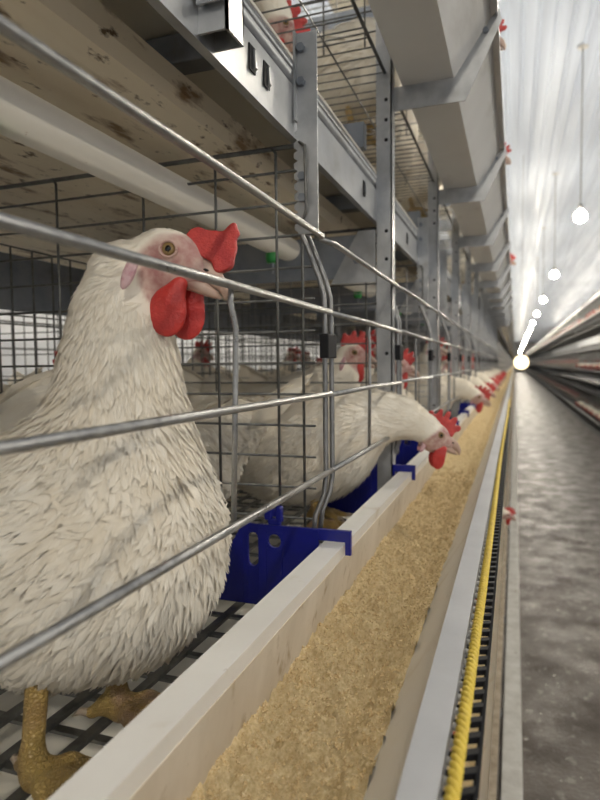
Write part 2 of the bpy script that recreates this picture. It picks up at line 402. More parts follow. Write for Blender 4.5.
# beams over the roof sheet between posts
for i, y in enumerate((.60, 1.28, 1.96)):
    tag(MB().box(XB, -.262, y, y + .030, .336, .368).build('belt_bearer', GALVD, bevel=.002), '%s dark steel bearer under the belt behind the rail' % ORD[i], 'beam')

# wire cages: one per compartment
def wire_path(m, P, r=.0012, seg=5): m.tube(P, r, seg)
hang_me = None
def cage(t_, i, detail):
    y0, y1 = LOOP[i], LOOP[i + 1]; z = Z(t_)
    if i == 0: lab = {0: 'galvanised wire cage holding the big alert hen', 1: 'top tier wire cage above the big alert hen', -1: 'bottom tier wire cage below the big alert hen'}[t_]
    else: lab = 'galvanised wire cage on the %s tier, %s along from the camera' % (tier_word[t_], ORD[i])
    o = thing('wire_cage', lab, 'cage', (0, 0, 0), 0, 'wire cages of the %s tier' % tier_word[t_])
    r_ = random.Random(i * 7 + t_)
    seg = 10 if i < 3 else 6
    zb = [.1445, .0620, -.0335, -.1245]
    # horizontal bars of the front, the last two pieces of each bar end on the uprights
    for b, zz in enumerate(zb):
        j = (lambda: r_.uniform(-.0015, .0015)) if i else (lambda: 0)
        P = [(XF + .001, y0 + .012, z + zz + j()), (XF + .001, (y0 + y1) / 2, z + zz + j()), (XF + .001, y1 + .004, z + zz + j())]
        if b == 0:                                  # the top bar hooks back on its hanger
            P = [(XF - .012, y0 + .004, z + zz + .003), (XF, y0 + .03, z + zz)] + [P[1]] + [(XF, y1 - .02, z + zz), (XF - .012, y1 - .002, z + zz + .004)]
        MB().tube(P, .0034, seg).build('bar', WIRE, o, True)
    # upright joining the bars in mid opening
    ym = y0 + .5 * (y1 - y0) if i else .428
    kx = .006 if i == 0 else .001
    MB().tube([(XF - .004, ym, z + .066), (XF - .005, ym - .001, z + .050), (XF - .004, ym + kx, z + .030), (XF - .004, ym + kx * .4, z - .03), (XF - .004, ym - .004, z - .128)], .0024, seg).build('mid_upright', WIRE, o, True)
    # pair of bent uprights between two compartments
    if detail:
        for dy in (-.012, .014):
            P = [(-.236, y1 + dy, z + .158), (-.232, y1 + dy, z + .150), (-.226, y1 + dy, z + .136), (-.212, y1 + dy, z + .100), (-.2065, y1 + dy, z + .080), (-.2055, y1 + dy, z + .05),
                 (-.2055, y1 + dy, z - .130), (-.207, y1 + dy - .004, z - .150), (-.214, y1 + dy - .014, z - .172), (-.2155, y1 + dy - .02, z - .196)]
            MB().tube(P, .0030, seg).build('upright', WIREM, o, True)
        MB().box(-.2108, -.2000, y1 - .0165, y1 + .0185, z + .008, z + .036).build('clip', BLACK, o, bevel=.0015)
        # hanger strip with a notched edge
        if all(abs(y1 - p) > .06 for p in POST) or i == 0:
            w0, w1 = y1 - .016, y1 + .010
            h = MB(); h.box(-.2350, -.2110, w0, w0 + .0025, z + .150, z + .372); h.box(-.2365, -.2340, w0 - .007, w0 + .0025, z + .275, z + .372)
            for q in range(10):
                zz = z + .152 + q * .0115
                h.prism([(-.2392, zz + .003), (-.2392, zz + .0085), (-.2350, zz + .0110), (-.2350, zz)], w0, w0 + .0025)
            ho = h.build('hanger', GALV, o)
            if t_ == 0 and i < 3:
                for zz in (.355, .318, .214, .190): bolt(ho, -.2290, w0, z + zz, 'y', .0050)
                MB().tube([(-.232, w0 - .003, z + .252), (-.224, w0 - .006, z + .246), (-.223, w0 - .006, z + .175), (-.229, w0 - .005, z + .160), (-.235, w0 - .003, z + .166)], .0018, 6).build('hook', WIRED, ho, True)
    # partition between this compartment and the next
    pm = MB(); yp = y1 + .002; R = .0016 if i < 2 else .0014
    s5 = 6 if i < 2 else 4
    pm.tube([(-.232, yp, z + .256), (XB, yp, z + .256)], .0028, s5)
    for zz in np.arange(.262 - .034, -.20, -.0375):
        x1 = -.222 if zz < .16 else -.236
        wire_path(pm, [(x1, yp, z + zz), (XB, yp, z + zz)], R, s5)
    for xx in (-.236, -.268, -.348, -.452, -.590, -.700):
        wire_path(pm, [(xx - .006, yp - .002, z + .2575), (xx, yp - .002, z + .250), (xx, yp - .002, z - .21)], R * 1.1, s5)
    pm.build('partition', WIRED if i < 2 else WIRE, o, True)
    # back mesh
    bm_ = MB()
    for yy in np.arange(y0 + .03, y1, .048): wire_path(bm_, [(XB, yy, z + .205), (XB, yy, z - .26)], .0017, 4)
    for zz in (.205, .09, .075, -.02, -.12, -.2): wire_path(bm_, [(XB, y0, z + zz), (XB, y1, z + zz)], .0018, 4)
    bm_.build('back_mesh', WIRED, o)
    # floor of flat strips
    fm = MB(); zf = z - .284
    if t_ == 1:                                     # thin wires, open to the light
        for yy in np.arange(y0 + .015, y1, .0300): fm.tube([(XB, yy, zf - .002), (-.222, yy, zf - .002)], .0013, 4)
        for xx in (-.29, -.36, -.43, -.50, -.57, -.64, -.71): fm.tube([(xx, y0, zf - .0035), (xx, y1, zf - .0035)], .0014, 4)
    else:
        for xx in np.arange(-.790, -.226, .0400): fm.box(xx - .0045, xx + .0045, y0, y1, zf - .004, zf)
        for yy in np.arange(y0 + .012, y1, .0480): fm.box(XB, -.222, yy - .0040, yy + .0040, zf - .007, zf - .0041)
    fm.build('floor_grid', WIRED, o)
    MB().tube([(-.2225, y0, zf + .001), (-.2225, y1, zf + .001)], .003, 6).build('floor_edge', WIRED, o)
    # blue divider plate hooked over the trough
    if detail:
        yy = y1 - .040
        pl = MB()
        # plate outline around a slot and a round hole, in strips
        X0, X1 = -.300, -.205; zt, zbm = -.184, -.280
        pl.box(-.300, -.2935, yy, yy + .004, z + zbm, z + zt)
        pl.box(-.2935, -.2805, yy, yy + .004, z + zt - .010, z + zt); pl.box(-.2935, -.2805, yy, yy + .004, z + zbm, z + zt - .050)
        pl.box(-.2805, -.2700, yy, yy + .004, z + zbm, z + zt)
        pl.box(-.250, -.2065, yy, yy + .004, z + zbm, z + zt)
        pl.box(-.270, -.250, yy, yy + .004, z + zbm, z + zt - .0285); pl.box(-.270, -.250, yy, yy + .004, z + zt - .0085, z + zt)
        cx_, cz_, rr = -.260, zt - .0185, .0080          # frame of the round hole
        ring = [(cx_ + rr * math.cos(a), z + cz_ + rr * math.sin(a)) for a in np.linspace(0, 2 * PI, 17)]
        box_ = [(cx_ + .0101 * max(-1, min(1, 1.42 * math.cos(a))), z + cz_ + .0101 * max(-1, min(1, 1.42 * math.sin(a)))) for a in np.linspace(0, 2 * PI, 17)]
        for q in range(16): pl.prism([ring[q], box_[q], box_[q + 1], ring[q + 1]], yy, yy + .004)
        for cz2, sg in ((zt - .010, -1), (zt - .050, 1)):  # rounded ends of the slot
            for q in range(6):
                a0, a1 = PI * q / 6, PI * (q + 1) / 6
                f = lambda a: (-.2870 + .0066 * math.cos(a), z + cz2 + sg * .0066 * (1 - math.sin(a)))
                pl.prism([f(a0), f(a1), (f(a1)[0], z + cz2), (f(a0)[0], z + cz2)], yy, yy + .004)
        pl.box(-.2065, -.169, yy, yy + .006, z - .1965, z + zt); pl.box(-.1755, -.169, yy, yy + .006, z - .211, z - .196)
        pl.prism([(-.300, z + zt), (-.330, z - .235), (-.350, z - .280), (-.300, z - .280)], yy, yy + .004)
        po = pl.build('divider_plate', BLUE, o, bevel=.0008)
        kn = MB().box(-.268, -.252, yy - .001, yy + .005, z + zt, z + zt + .008).box(-.272, -.262, yy - .002, yy + .006, z + zt + .006, z + zt + .020).box(-.258, -.250, yy - .002, yy + .006, z + zt + .004, z + zt + .023).box(-.266, -.252, yy - .001, yy + .005, z + zt + .010, z + zt + .019)
        kn.build('lug', BLUE, po, bevel=.002)
    return o
for i in range(len(LOOP) - 1): cage(0, i, True)
for i in range(0, 10): cage(1, i, False)
for i in range(0, 8): cage(-1, i, False)
# the cages farther down are too small to tell apart
def far_cages(z, y0, y1, x0, sgn, xb, nm, label):
    m = MB()
    for y in np.arange(y0, y1, .455 if sgn == 1 else .5):
        m.box(x0 - .004, x0 + .004, y - .006, y + .006, z - .19, z + .15)
        m.box(min(x0 - sgn * .04, xb), max(x0 - sgn * .04, xb), y - .002, y + .002, z + .02, z + .03)
    for y in np.arange(8.58 if sgn == 1 else y0, y1, .68 if sgn == 1 else 1.0):
        m.box(x0 - sgn * .03 - .013, x0 - sgn * .03 + .013, y - .015, y + .015, z - .29, z + .255)
    for zz in (.1445, .062, -.0335, -.1245): m.box(x0 - .0035, x0 + .0035, y0, y1, z + zz - .0035, z + zz + .0035)
    m.box(min(x0 - sgn * .04, xb), max(x0 - sgn * .04, xb), y0, y1, z - .290, z - .284)
    return tag(m.build(nm, WIRE if sgn == 1 else WIREM), label, 'cages', kind='stuff')
far_cages(0, YC + .06, YE, XF, 1, XB, 'distant_cages', 'distant wire cages of the middle tier shrinking down the aisle')
far_cages(T, LOOP[10] + .06, YE, XF, 1, XB, 'distant_cages', 'distant wire cages of the top tier shrinking down the aisle')
far_cages(-T, LOOP[8] + .06, YE, XF, 1, XB, 'distant_cages', 'distant wire cages of the bottom tier shrinking down the aisle')

# ------------------------------------------------------------------ the cage row behind, back to back
for t_, lab in ((0, 'wire cage row standing back to back behind the middle tier hens'), (1, 'wire cage row standing back to back behind the top tier'), (-1, 'wire cage row standing back to back behind the bottom tier')):
    o = thing('rear_cage_row', lab, 'cage row'); z = Z(t_); m = MB()
    for xx in np.arange(-1.44, -.86, .075): m.tube([(xx, 0, z + .2), (xx, 0, z - .28)], .0016, 4)
    for zz in np.arange(-.24, .21, .055): m.tube([(-1.45, 0, z + zz), (-.86, 0, z + zz)], .0016, 4)
    pme = m.mesh('partition', WIRED)
    for y in np.arange(.3, 9, .455):
        pp = linkobj('partition', pme, o); pp.location = (0, y, 0)
    m = MB()
    for yy in np.arange(.3, 9, .05): m.tube([(-1.46, yy, z + .2), (-1.46, yy, z - .28)], .0017, 4)
    for zz in (.2, .1445, .062, -.0335, -.1245): m.tube([(-1.46, YN, z + zz), (-1.46, YE, z + zz)], .003, 5)
    m.build('front_wires', WIRED, o)
    MB().box(-1.45, -.86, YN, YE, z - .290, z - .284).build('floor', SHEET2, o)
    MB().box(-1.40, -.86, YN, YE, z + .262, z + .266).build('roof_sheet', SHEET, o)
    MB().box(-1.48, -1.44, YN, YE, z + .27, z + .34).build('rail', GALVD, o)
    MB().box(-.862, -.852, YN, YE, z + .105, z + .205).build('back_rail', GALVD, o)
    MB().box(-1.62, -1.48, YN, YE, z - .30, z - .2).build('trough', PVC, o)

# ------------------------------------------------------------------ the row across the aisle
RX = 1.50
RT = [(-1.0, 'bottom'), (0.02, 'middle'), (1.18, 'top')]
for z, tw in RT:
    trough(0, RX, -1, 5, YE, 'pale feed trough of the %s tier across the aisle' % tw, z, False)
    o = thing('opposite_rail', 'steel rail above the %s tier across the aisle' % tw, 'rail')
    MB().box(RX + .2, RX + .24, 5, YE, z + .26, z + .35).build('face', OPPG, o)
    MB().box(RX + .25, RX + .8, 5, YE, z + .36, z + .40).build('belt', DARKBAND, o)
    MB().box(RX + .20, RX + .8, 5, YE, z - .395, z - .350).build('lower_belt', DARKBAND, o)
    cm_ = None
    for i in range(22):
        y = 8.0 + .5 * i
        if cm_ is None:
            m = MB()
            for zz in (.1445, .062, -.0335, -.1245): m.tube([(RX + .205, 0, zz), (RX + .205, .5, zz)], .0036, 5)
            m.tube([(RX + .205, 0, .15), (RX + .205, 0, -.185)], .005, 5); m.box(RX + .22, RX + .25, -.014, .014, -.3, .42)
            m.box(RX + .03, RX + .22, -.0015, .0015, -.345, -.305)
            for xx in np.arange(RX + .24, RX + .8, .06): m.tube([(xx, 0, .26), (xx, 0, -.28)], .0016, 4)
            for zz in np.arange(-.25, .26, .06): m.tube([(RX + .22, 0, zz), (RX + .8, 0, zz)], .0016, 4)
            cm_ = m.mesh('opposite_cage', WIREM)
        c = linkobj('opposite_cage', cm_); c.location = (0, y, z)
        tag(c, 'wire cage across the aisle on the %s tier' % tw, 'cage', 'cages across the aisle, %s tier' % tw)
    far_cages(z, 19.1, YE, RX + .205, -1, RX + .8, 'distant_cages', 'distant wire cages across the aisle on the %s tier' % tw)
    MB_ = MB().box(RX + .8, RX + .81, 5, YE, z - .3, z + .36).build('opposite_back_panel', WALLM); tag(MB_, 'grey back panel of the %s tier across the aisle' % tw, 'panel')
tag(MB().box(RX - .02, RX + .8, 5, YE, ZF, ZF + .004).build('base_band', DARKBAND), 'black band along the foot of the cages across the aisle', 'tray')  # thin near-black band lying on the floor

# ------------------------------------------------------------------ hens
def surfnet(fn, lo, hi, h):
    """smooth closed surface of fn(points) = 0"""
    lo = np.array(lo, float); n = np.ceil((np.array(hi) - lo) / h).astype(int) + 1
    gx, gy, gz = (lo[a] + h * np.arange(n[a]) for a in range(3))
    Vv = np.empty(n, np.float32)
    for i in range(n[0]):
        Y, Zg = np.meshgrid(gy, gz, indexing='ij')
        Vv[i] = fn(np.stack([np.full(Y.size, gx[i]), Y.ravel(), Zg.ravel()], -1)).reshape(Y.shape)
    s = Vv < 0; m = n - 1
    acc = np.zeros((*m, 3)); cnt = np.zeros(m)
    cor = [(a, b, c) for a in (0, 1) for b in (0, 1) for c in (0, 1)]
    sl = lambda c: tuple(slice(c[a], c[a] + m[a]) for a in range(3))
    for p in cor:
        for a in range(3):
            if p[a]: continue
            q = list(p); q[a] = 1
            va, vb = Vv[sl(p)], Vv[sl(q)]; cr = (va < 0) != (vb < 0)
            t = np.where(cr, va / np.where(cr, va - vb, 1), 0)
            for k in range(3): acc[..., k] += np.where(cr, p[k] + (t if k == a else 0), 0)
            cnt += cr
    act = cnt > 0; idx = -np.ones(m, int); idx[act] = np.arange(act.sum())
    cell = np.argwhere(act); P = lo + h * (cell + acc[act] / cnt[act][:, None]); F = []
    for a in range(3):
        b, c = (a + 1) % 3, (a + 2) % 3
        s0 = [slice(None)] * 3; s1 = [slice(None)] * 3; s0[a] = slice(0, -1); s1[a] = slice(1, None)
        e = np.argwhere(s[tuple(s0)] != s[tuple(s1)])
        e = e[(e[:, b] > 0) & (e[:, c] > 0) & (e[:, b] < m[b]) & (e[:, c] < m[c])]
        def at_(db, dc):
            q = e.copy(); q[:, b] += db; q[:, c] += dc; return idx[q[:, 0], q[:, 1], q[:, 2]]
        Q = np.stack([at_(-1, -1), at_(0, -1), at_(0, 0), at_(-1, 0)], -1)
        flip = ~s[e[:, 0], e[:, 1], e[:, 2]]; Q[flip] = Q[flip][:, ::-1]; F.append(Q)
    return P, np.concatenate(F)

def ell(c, r, pitch=0, yaw=0):
    c = np.array(c); r = np.array(r); R_ = np.array((Matrix.Rotation(yaw, 3, 'Z') @ Matrix.Rotation(-pitch, 3, 'Y')))
    def f(p):
        q = (p - c) @ R_; k0 = np.linalg.norm(q / r, axis=1); k1 = np.linalg.norm(q / (r * r), axis=1)
        return k0 * (k0 - 1) / np.maximum(k1, 1e-6)
    return f
def cone(a, b, ra, rb):
    a = np.array(a, float); b = np.array(b, float); d = b - a; L2 = d @ d
    def f(p):
        t = np.clip((p - a) @ d / L2, 0, 1); return np.linalg.norm(p - a - t[:, None] * d, axis=1) - (ra + (rb - ra) * t)
    return f
def blend(fs, k):
    def f(p):
        d = fs[0](p)
        for g in fs[1:]:
            e = g(p); h = np.maximum(k - np.abs(d - e), 0) / k; d = np.minimum(d, e) - h * h * k / 4
        return d
    return f
def normal(f, p, e=.0015):
    g = np.stack([f(p + np.eye(3)[a] * e) - f(p - np.eye(3)[a] * e) for a in range(3)], -1)
    return g / np.maximum(np.linalg.norm(g, axis=1), 1e-9)[:, None]
def np_mesh(name, V, F, m, smooth=True):
    me = bpy.data.meshes.new(name); me.from_pydata(V.tolist(), [], F.tolist()); me.materials.append(m)
    if smooth: me.polygons.foreach_set('use_smooth', [True] * len(me.polygons))
    me.update(); return me

def feather_mat(name, col, col2):
    m = bpy.data.materials.new(name); m.use_nodes = True; nt = m.node_tree; N = nt.nodes; L = nt.links; b = N['Principled BSDF']
    b.inputs['Roughness'].default_value = .8; b.inputs['Specular IOR Level'].default_value = .15
    b.inputs['Sheen Weight'].default_value = .12; b.inputs['Sheen Roughness'].default_value = .5
    g = N.new('ShaderNodeNewGeometry'); tc = N.new('ShaderNodeTexCoord'); n = N.new('ShaderNodeTexNoise'); n.inputs['Scale'].default_value = 14; n.inputs['Detail'].default_value = 3
    L.new(tc.outputs['Object'], n.inputs[0])
    ad = N.new('ShaderNodeMath'); ad.operation = 'MULTIPLY_ADD'; ad.inputs[1].default_value = .45; L.new(g.outputs['Random Per Island'], ad.inputs[0])
    r0 = N.new('ShaderNodeMapRange'); r0.inputs[1].default_value = .35; r0.inputs[2].default_value = .75; L.new(n.outputs[0], r0.inputs[0])
    sc2 = N.new('ShaderNodeMath'); sc2.operation = 'MULTIPLY'; sc2.inputs[1].default_value = .6; L.new(r0.outputs[0], sc2.inputs[0]); L.new(sc2.outputs[0], ad.inputs[2])
    x = N.new('ShaderNodeMix'); x.data_type = 'RGBA'; x.inputs[6].default_value = (*col, 1); x.inputs[7].default_value = (*col2, 1); L.new(ad.outputs[0], x.inputs[0])
    # face skin where the 'skin' attribute says so
    at = N.new('ShaderNodeAttribute'); at.attribute_name = 'skin'
    y = N.new('ShaderNodeMix'); y.data_type = 'RGBA'; L.new(at.outputs['Fac'], y.inputs[0]); L.new(x.outputs[2], y.inputs[6])
    n2 = N.new('ShaderNodeTexNoise'); n2.inputs['Scale'].default_value = 95; n2.inputs['Detail'].default_value = 3; L.new(tc.outputs['Object'], n2.inputs[0])
    z = N.new('ShaderNodeMix'); z.data_type = 'RGBA'; z.inputs[6].default_value = (.40, .19, .18, 1); z.inputs[7].default_value = (.58, .43, .37, 1)
    nr = N.new('ShaderNodeMapRange'); nr.inputs[1].default_value = .33; nr.inputs[2].default_value = .67; L.new(n2.outputs[0], nr.inputs[0]); L.new(nr.outputs[0], z.inputs[0]); L.new(z.outputs[2], y.inputs[7]); L.new(y.outputs[2], b.inputs['Base Color'])
    # barbs: fine slanted grooves on each feather
    au = N.new('ShaderNodeAttribute'); au.attribute_name = 'fu'; av = N.new('ShaderNodeAttribute'); av.attribute_name = 'fv'
    ab = N.new('ShaderNodeMath'); ab.operation = 'ABSOLUTE'; L.new(au.outputs['Fac'], ab.inputs[0])
    sb = N.new('ShaderNodeMath'); sb.operation = 'MULTIPLY_ADD'; sb.inputs[1].default_value = -.45; L.new(ab.outputs[0], sb.inputs[0]); L.new(av.outputs['Fac'], sb.inputs[2])
    n3 = N.new('ShaderNodeTexNoise'); n3.noise_dimensions = '2D'; n3.inputs['Scale'].default_value = 1; n3.inputs['Detail'].default_value = 3
    cb = N.new('ShaderNodeCombineXYZ'); ms = N.new('ShaderNodeMath'); ms.operation = 'MULTIPLY'; ms.inputs[1].default_value = 26; L.new(sb.outputs[0], ms.inputs[0]); L.new(ms.outputs[0], cb.inputs[0]); L.new(au.outputs['Fac'], cb.inputs[1])
    L.new(cb.outputs[0], n3.inputs[0])
    bp = N.new('ShaderNodeBump'); bp.inputs['Strength'].default_value = .45; bp.inputs['Distance'].default_value = .0014
    L.new(n3.outputs[0], bp.inputs['Height']); L.new(bp.outputs[0], b.inputs['Normal'])
    return m
FEATH = feather_mat('white_feathers', (.85, .80, .70), (.70, .62, .49))
COMB = mat('red_comb', (.56, .055, .045), .42, 0, (.42, .03, .03), 60, .35, .65, bump=.35, bscale=450, sss=.15, detail=2)
WATT = mat('red_wattle', (.55, .045, .035), .36, 0, (.42, .025, .025), 50, .35, .65, bump=.25, bscale=350, sss=.15)
LOBE = mat('ear_lobe_skin', (.52, .26, .30), .5, 0, (.62, .42, .44), 120, .4, .6, bump=.3, bscale=500)
BEAK = mat('horn_beak', (.50, .36, .29), .4, 0, (.40, .26, .20), 50, .35, .65)
LEGM = mat('yellow_leg', (.46, .32, .10), .42, 0, (.36, .23, .08), 40, .35, .65, spots=[((.42, .27, .19), 22, .50, .66, (1, 1, 1))])
def scales(m):
    N = m.node_tree.nodes; L = m.node_tree.links; v = N.new('ShaderNodeTexVoronoi'); v.inputs['Scale'].default_value = 400; v.feature = 'DISTANCE_TO_EDGE'
    tc = N.new('ShaderNodeTexCoord'); mp = N.new('ShaderNodeMapping'); mp.inputs['Scale'].default_value = (.7, .7, 1.2); L.new(tc.outputs['Object'], mp.inputs[0]); L.new(mp.outputs[0], v.inputs[0])
    r = N.new('ShaderNodeMapRange'); r.inputs[2].default_value = .18; L.new(v.outputs['Distance'], r.inputs[0])
    bp = N.new('ShaderNodeBump'); bp.inputs['Strength'].default_value = .7; bp.inputs['Distance'].default_value = .002; L.new(r.outputs[0], bp.inputs['Height'])
    L.new(bp.outputs[0], N['Principled BSDF'].inputs['Normal'])
scales(LEGM)
CLAW = mat('horn_claw', (.40, .32, .24), .4)
IRIS = mat('amber_iris', (.23, .15, .06), .12)
PUPIL = mat('black_pupil', (.004, .004, .004), .06)
LID = mat('eyelid_skin', (.52, .34, .29), .5)

def blade_set(B, D, N_, L_, W_, rise, sdf=None, curl=0, seed=0, nl=5):
    """feather blades: base points B, tangent directions D, normals N_; laid along the surface sdf"""
    n = len(B); r = np.random.RandomState(seed); S = np.cross(N_, D); V = np.zeros((n, nl, 3, 3)); NV = np.zeros((n, nl, 3, 3)); p = B.copy(); d = D.copy(); nn = N_.copy()
    prof = {4: [.35, .95, .9, .1], 5: [.30, .85, 1.0, .70, .06]}[nl]
    sway = r.uniform(-.25, .25, n)
    for k in range(nl):
        t = k / (nl - 1); h = (-.0003 + rise * (t ** 1.3))
        if sdf is not None:
            for _ in range(2): p = p - (sdf(p) - h)[:, None] * nn * .9
        sd = np.cross(nn, d); wv = (W_ * prof[k] * .5)[:, None]
        V[:, k, 0] = p - sd * wv - nn * (W_ * .14)[:, None] * prof[k]; V[:, k, 1] = p; V[:, k, 2] = p + sd * wv - nn * (W_ * .14)[:, None] * prof[k]
        for j in range(3): NV[:, k, j] = nn + sd * (.30 * (j - 1)) + d * .06
        p = p + d * (L_ / (nl - 1))[:, None]
        if sdf is not None:
            nn = normal(sdf, p); d = d + sd * (sway / nl)[:, None]; d = d - nn * np.sum(nn * d, 1)[:, None]; d /= np.linalg.norm(d, axis=1)[:, None]
        elif curl:
            d = d - nn * curl / nl; d /= np.linalg.norm(d, axis=1)[:, None]; nn = np.cross(d, np.cross(nn, d)); nn /= np.linalg.norm(nn, axis=1)[:, None]
    q = np.array([[3 * k + j + 3, 3 * k + j + 4, 3 * k + j + 1, 3 * k + j] for k in range(nl - 1) for j in (0, 1)])
    F = (q[None] + (np.arange(n) * nl * 3)[:, None, None]).reshape(-1, 4)
    fu = np.tile(np.array([-1., 0, 1.]), n * nl); fv = np.tile(np.repeat(np.arange(nl) / (nl - 1), 3), n) + np.repeat(r.randint(0, 40, n), nl * 3) * 2
    NV = NV.reshape(-1, 3); NV /= np.linalg.norm(NV, axis=1)[:, None]
    return V.reshape(-1, 3), F, fu, fv, NV
def feather_mesh(name, S_):
    V, F, fu, fv, NV = S_; me = np_mesh(name, V, F, FEATH); me.normals_split_custom_set_from_vertices(NV.tolist())
    for nm, d in (('fu', fu), ('fv', fv)):
        a = me.attributes.new(nm, 'FLOAT', 'POINT'); a.data.foreach_set('value', d.astype(np.float32))
    return me

class Pose: pass
def hen_meshes(key, body, neck, H, hyaw, hpitch, feet, hips, wingc, tailp, vox, n_f, hero=False, fat=1.0, headroll=0):
    """all meshes of one hen in its pose, in local space: facing +x, floor at z 0"""
    Q = Pose(); seed = sum(map(ord, key))
    HM = Matrix.Translation(H) @ Matrix.Rotation(hyaw, 4, 'Z') @ Matrix.Rotation(-hpitch, 4, 'Y') @ Matrix.Rotation(headroll, 4, 'X'); HI = HM.inverted()
    Rm = np.array(HM.to_3x3()); Hv = np.array(H)
    to_h = lambda p: (p - Hv) @ Rm
    head = [ell((-.008, 0, -.002), (.029, .0185, .021)), cone((0, 0, -.006), (.024, 0, -.013), .0165, .0095), ell((-.006, 0, -.019), (.021, .0155, .016)),
            ell((.000, .0125, .0), (.0095, .0065, .0085)), ell((.000, -.0125, .0), (.0095, .0065, .0085))]
    headf = blend(head, .010)
    bodyf = blend(body, .05 if not hero else .042)
    nk = [cone(neck[i][:3], neck[i + 1][:3], neck[i][3], neck[i + 1][3]) for i in range(len(neck) - 1)]
    bn = blend([bodyf, lambda p: np.min([g_(p) for g_ in nk], axis=0)], .045)
    full = blend([bn, lambda p: headf(to_h(p))], .010)
    allc = np.array([n_[:3] for n_ in neck] + [H])
    lo = np.minimum(allc.min(0) - .09, [-.26, -.13, .0]); hi = np.maximum(allc.max(0) + .06, [.12, .16, .30])
    P, F = surfnet(full, lo, hi, vox)
    Q.body = np_mesh('body', P, F, FEATH)
    hp = to_h(P)
    face = ((hp - np.array([.002, 0, -.016])) / np.array([.033, .03, .033])); fd = np.linalg.norm(face, axis=1)
    sk = np.clip((1.08 - fd) / .12, 0, 1) * np.clip((.0165 - hp[:, 2] + .15 * hp[:, 0]) / .004, 0, 1)
    a = Q.body.attributes.new('skin', 'FLOAT', 'POINT'); a.data.foreach_set('value', sk.astype(np.float32))
    # plumage
    r = np.random.RandomState(seed)
    tri = np.concatenate([F[:, [0, 1, 2]], F[:, [0, 2, 3]]]); A = np.linalg.norm(np.cross(P[tri[:, 1]] - P[tri[:, 0]], P[tri[:, 2]] - P[tri[:, 0]]), axis=1)
    ti = r.choice(len(tri), n_f, p=A / A.sum()); u = r.rand(n_f, 2); fl = u.sum(1) > 1; u[fl] = 1 - u[fl]
    B = P[tri[ti, 0]] + u[:, :1] * (P[tri[ti, 1]] - P[tri[ti, 0]]) + u[:, 1:] * (P[tri[ti, 2]] - P[tri[ti, 0]])
    skb = sk[tri[ti, 0]]; hb = to_h(B); lob = (np.abs(hb[:, 0] + .0225) < .0055) & (np.abs(hb[:, 2] + .024) < .016); keep = ~lob & (skb < .02) & ~((hb[:, 0] > .004) & (np.abs(hb[:, 2]) < .05) & (np.abs(hb[:, 1]) < .04)); B = B[keep]; hb = hb[keep]
    Nn = normal(full, B)
    # flow: down the neck, back and down over the body
    npath = np.array([n_[:3] for n_ in neck][::-1]); nd = np.zeros_like(B); best = np.full(len(B), 9.0)
    for i in range(len(npath) - 1):
        a_, b_ = npath[i], npath[i + 1]; dd = b_ - a_; t = np.clip((B - a_) @ dd / (dd @ dd), 0, 1); dist = np.linalg.norm(B - a_ - t[:, None] * dd, axis=1)
        m_ = dist < best; best[m_] = dist[m_]; nd[m_] = dd / np.linalg.norm(dd)
    dneck = np.linalg.norm(B - npath[-1], axis=1); along = (B - npath[-1]) @ (npath[-2] - npath[-1]) / np.linalg.norm(npath[-2] - npath[-1])
    wn = np.clip((along + .01) / .05, 0, 1)[:, None]
    D = wn * nd + (1 - wn) * np.array([-.62, 0, -.55]) + r.normal(size=B.shape) * .20
    D = D - Nn * np.sum(Nn * D, 1)[:, None]; D /= np.maximum(np.linalg.norm(D, axis=1), 1e-6)[:, None]
    hd = np.linalg.norm(hb, axis=1); near = np.clip((hd - .02) / .12, 0, 1); wn1 = wn[:, 0]
    Ln = (.012 + .022 * near + .006 * (1 - wn1)) * r.uniform(.65, 1.35, len(B)); Wn = (.0026 + .0034 * near + .0046 * (1 - wn1) * near) * r.uniform(.6, 1.3, len(B))
    rise = .0008 + (.0003 + .0022 * near + .0022 * (1 - wn1)) * r.uniform(.2, 1.9, len(B))
    low = np.clip((.10 - B[:, 2]) / .06, 0, 1); rise = rise + .003 * low * r.rand(len(B))
    Q.plumage = feather_mesh('plumage', blade_set(B, D, Nn, Ln, Wn, rise, full, seed=seed))
    # wings: covert blades and long primaries folded along the side
    Q.wings = []
    for s_ in (-1, 1):
        rows = []; 
        for j in range(5):
            for i in range(7 - (j > 2)):
                rows.append((wingc[0] + .055 - .024 * i - .010 * j, wingc[2] + .036 - .017 * j - .003 * i))
        b_ = np.array([(x_, 0, z_) for x_, z_ in rows]); b_[:, 1] = s_ * .16 + wingc[1]
        for _ in range(14):
            f_ = full(b_); b_[:, 1] -= s_ * np.clip(f_ - .004, -.05, .05)
        n_ = normal(full, b_); d_ = np.tile(np.array([-.86, 0, -.22]), (len(b_), 1)); d_ = d_ - n_ * np.sum(n_ * d_, 1)[:, None]; d_ /= np.linalg.norm(d_, axis=1)[:, None]
        L2_ = np.array([.045 + .012 * j for j in range(5) for i in range(7 - (j > 2))]); W2_ = np.full(len(b_), .020)
        S2 = blade_set(b_, d_, n_, L2_ * 1.25, W2_, np.full(len(b_), .006), full, seed=seed + s_)
        Q.wings.append(feather_mesh('wing', S2))
    # tail fan
    tb = np.array(tailp); tn = []; td = []; tB = []
    for i in range(9):
        f_ = (i - 4) / 4
        d_ = np.array([-.80, .28 * f_, .55 - .16 * abs(f_)]); d_ /= np.linalg.norm(d_); nrm = np.cross(d_, np.array([.1 * f_, 1.0, 0])); nrm = np.array([0.45, .85 * (1 if f_ >= 0 else -1), .3]); nrm -= d_ * (nrm @ d_); nrm /= np.linalg.norm(nrm)
        tB.append(tb + np.array([0, .018 * f_, -.012 * abs(f_)])); td.append(d_); tn.append(nrm)
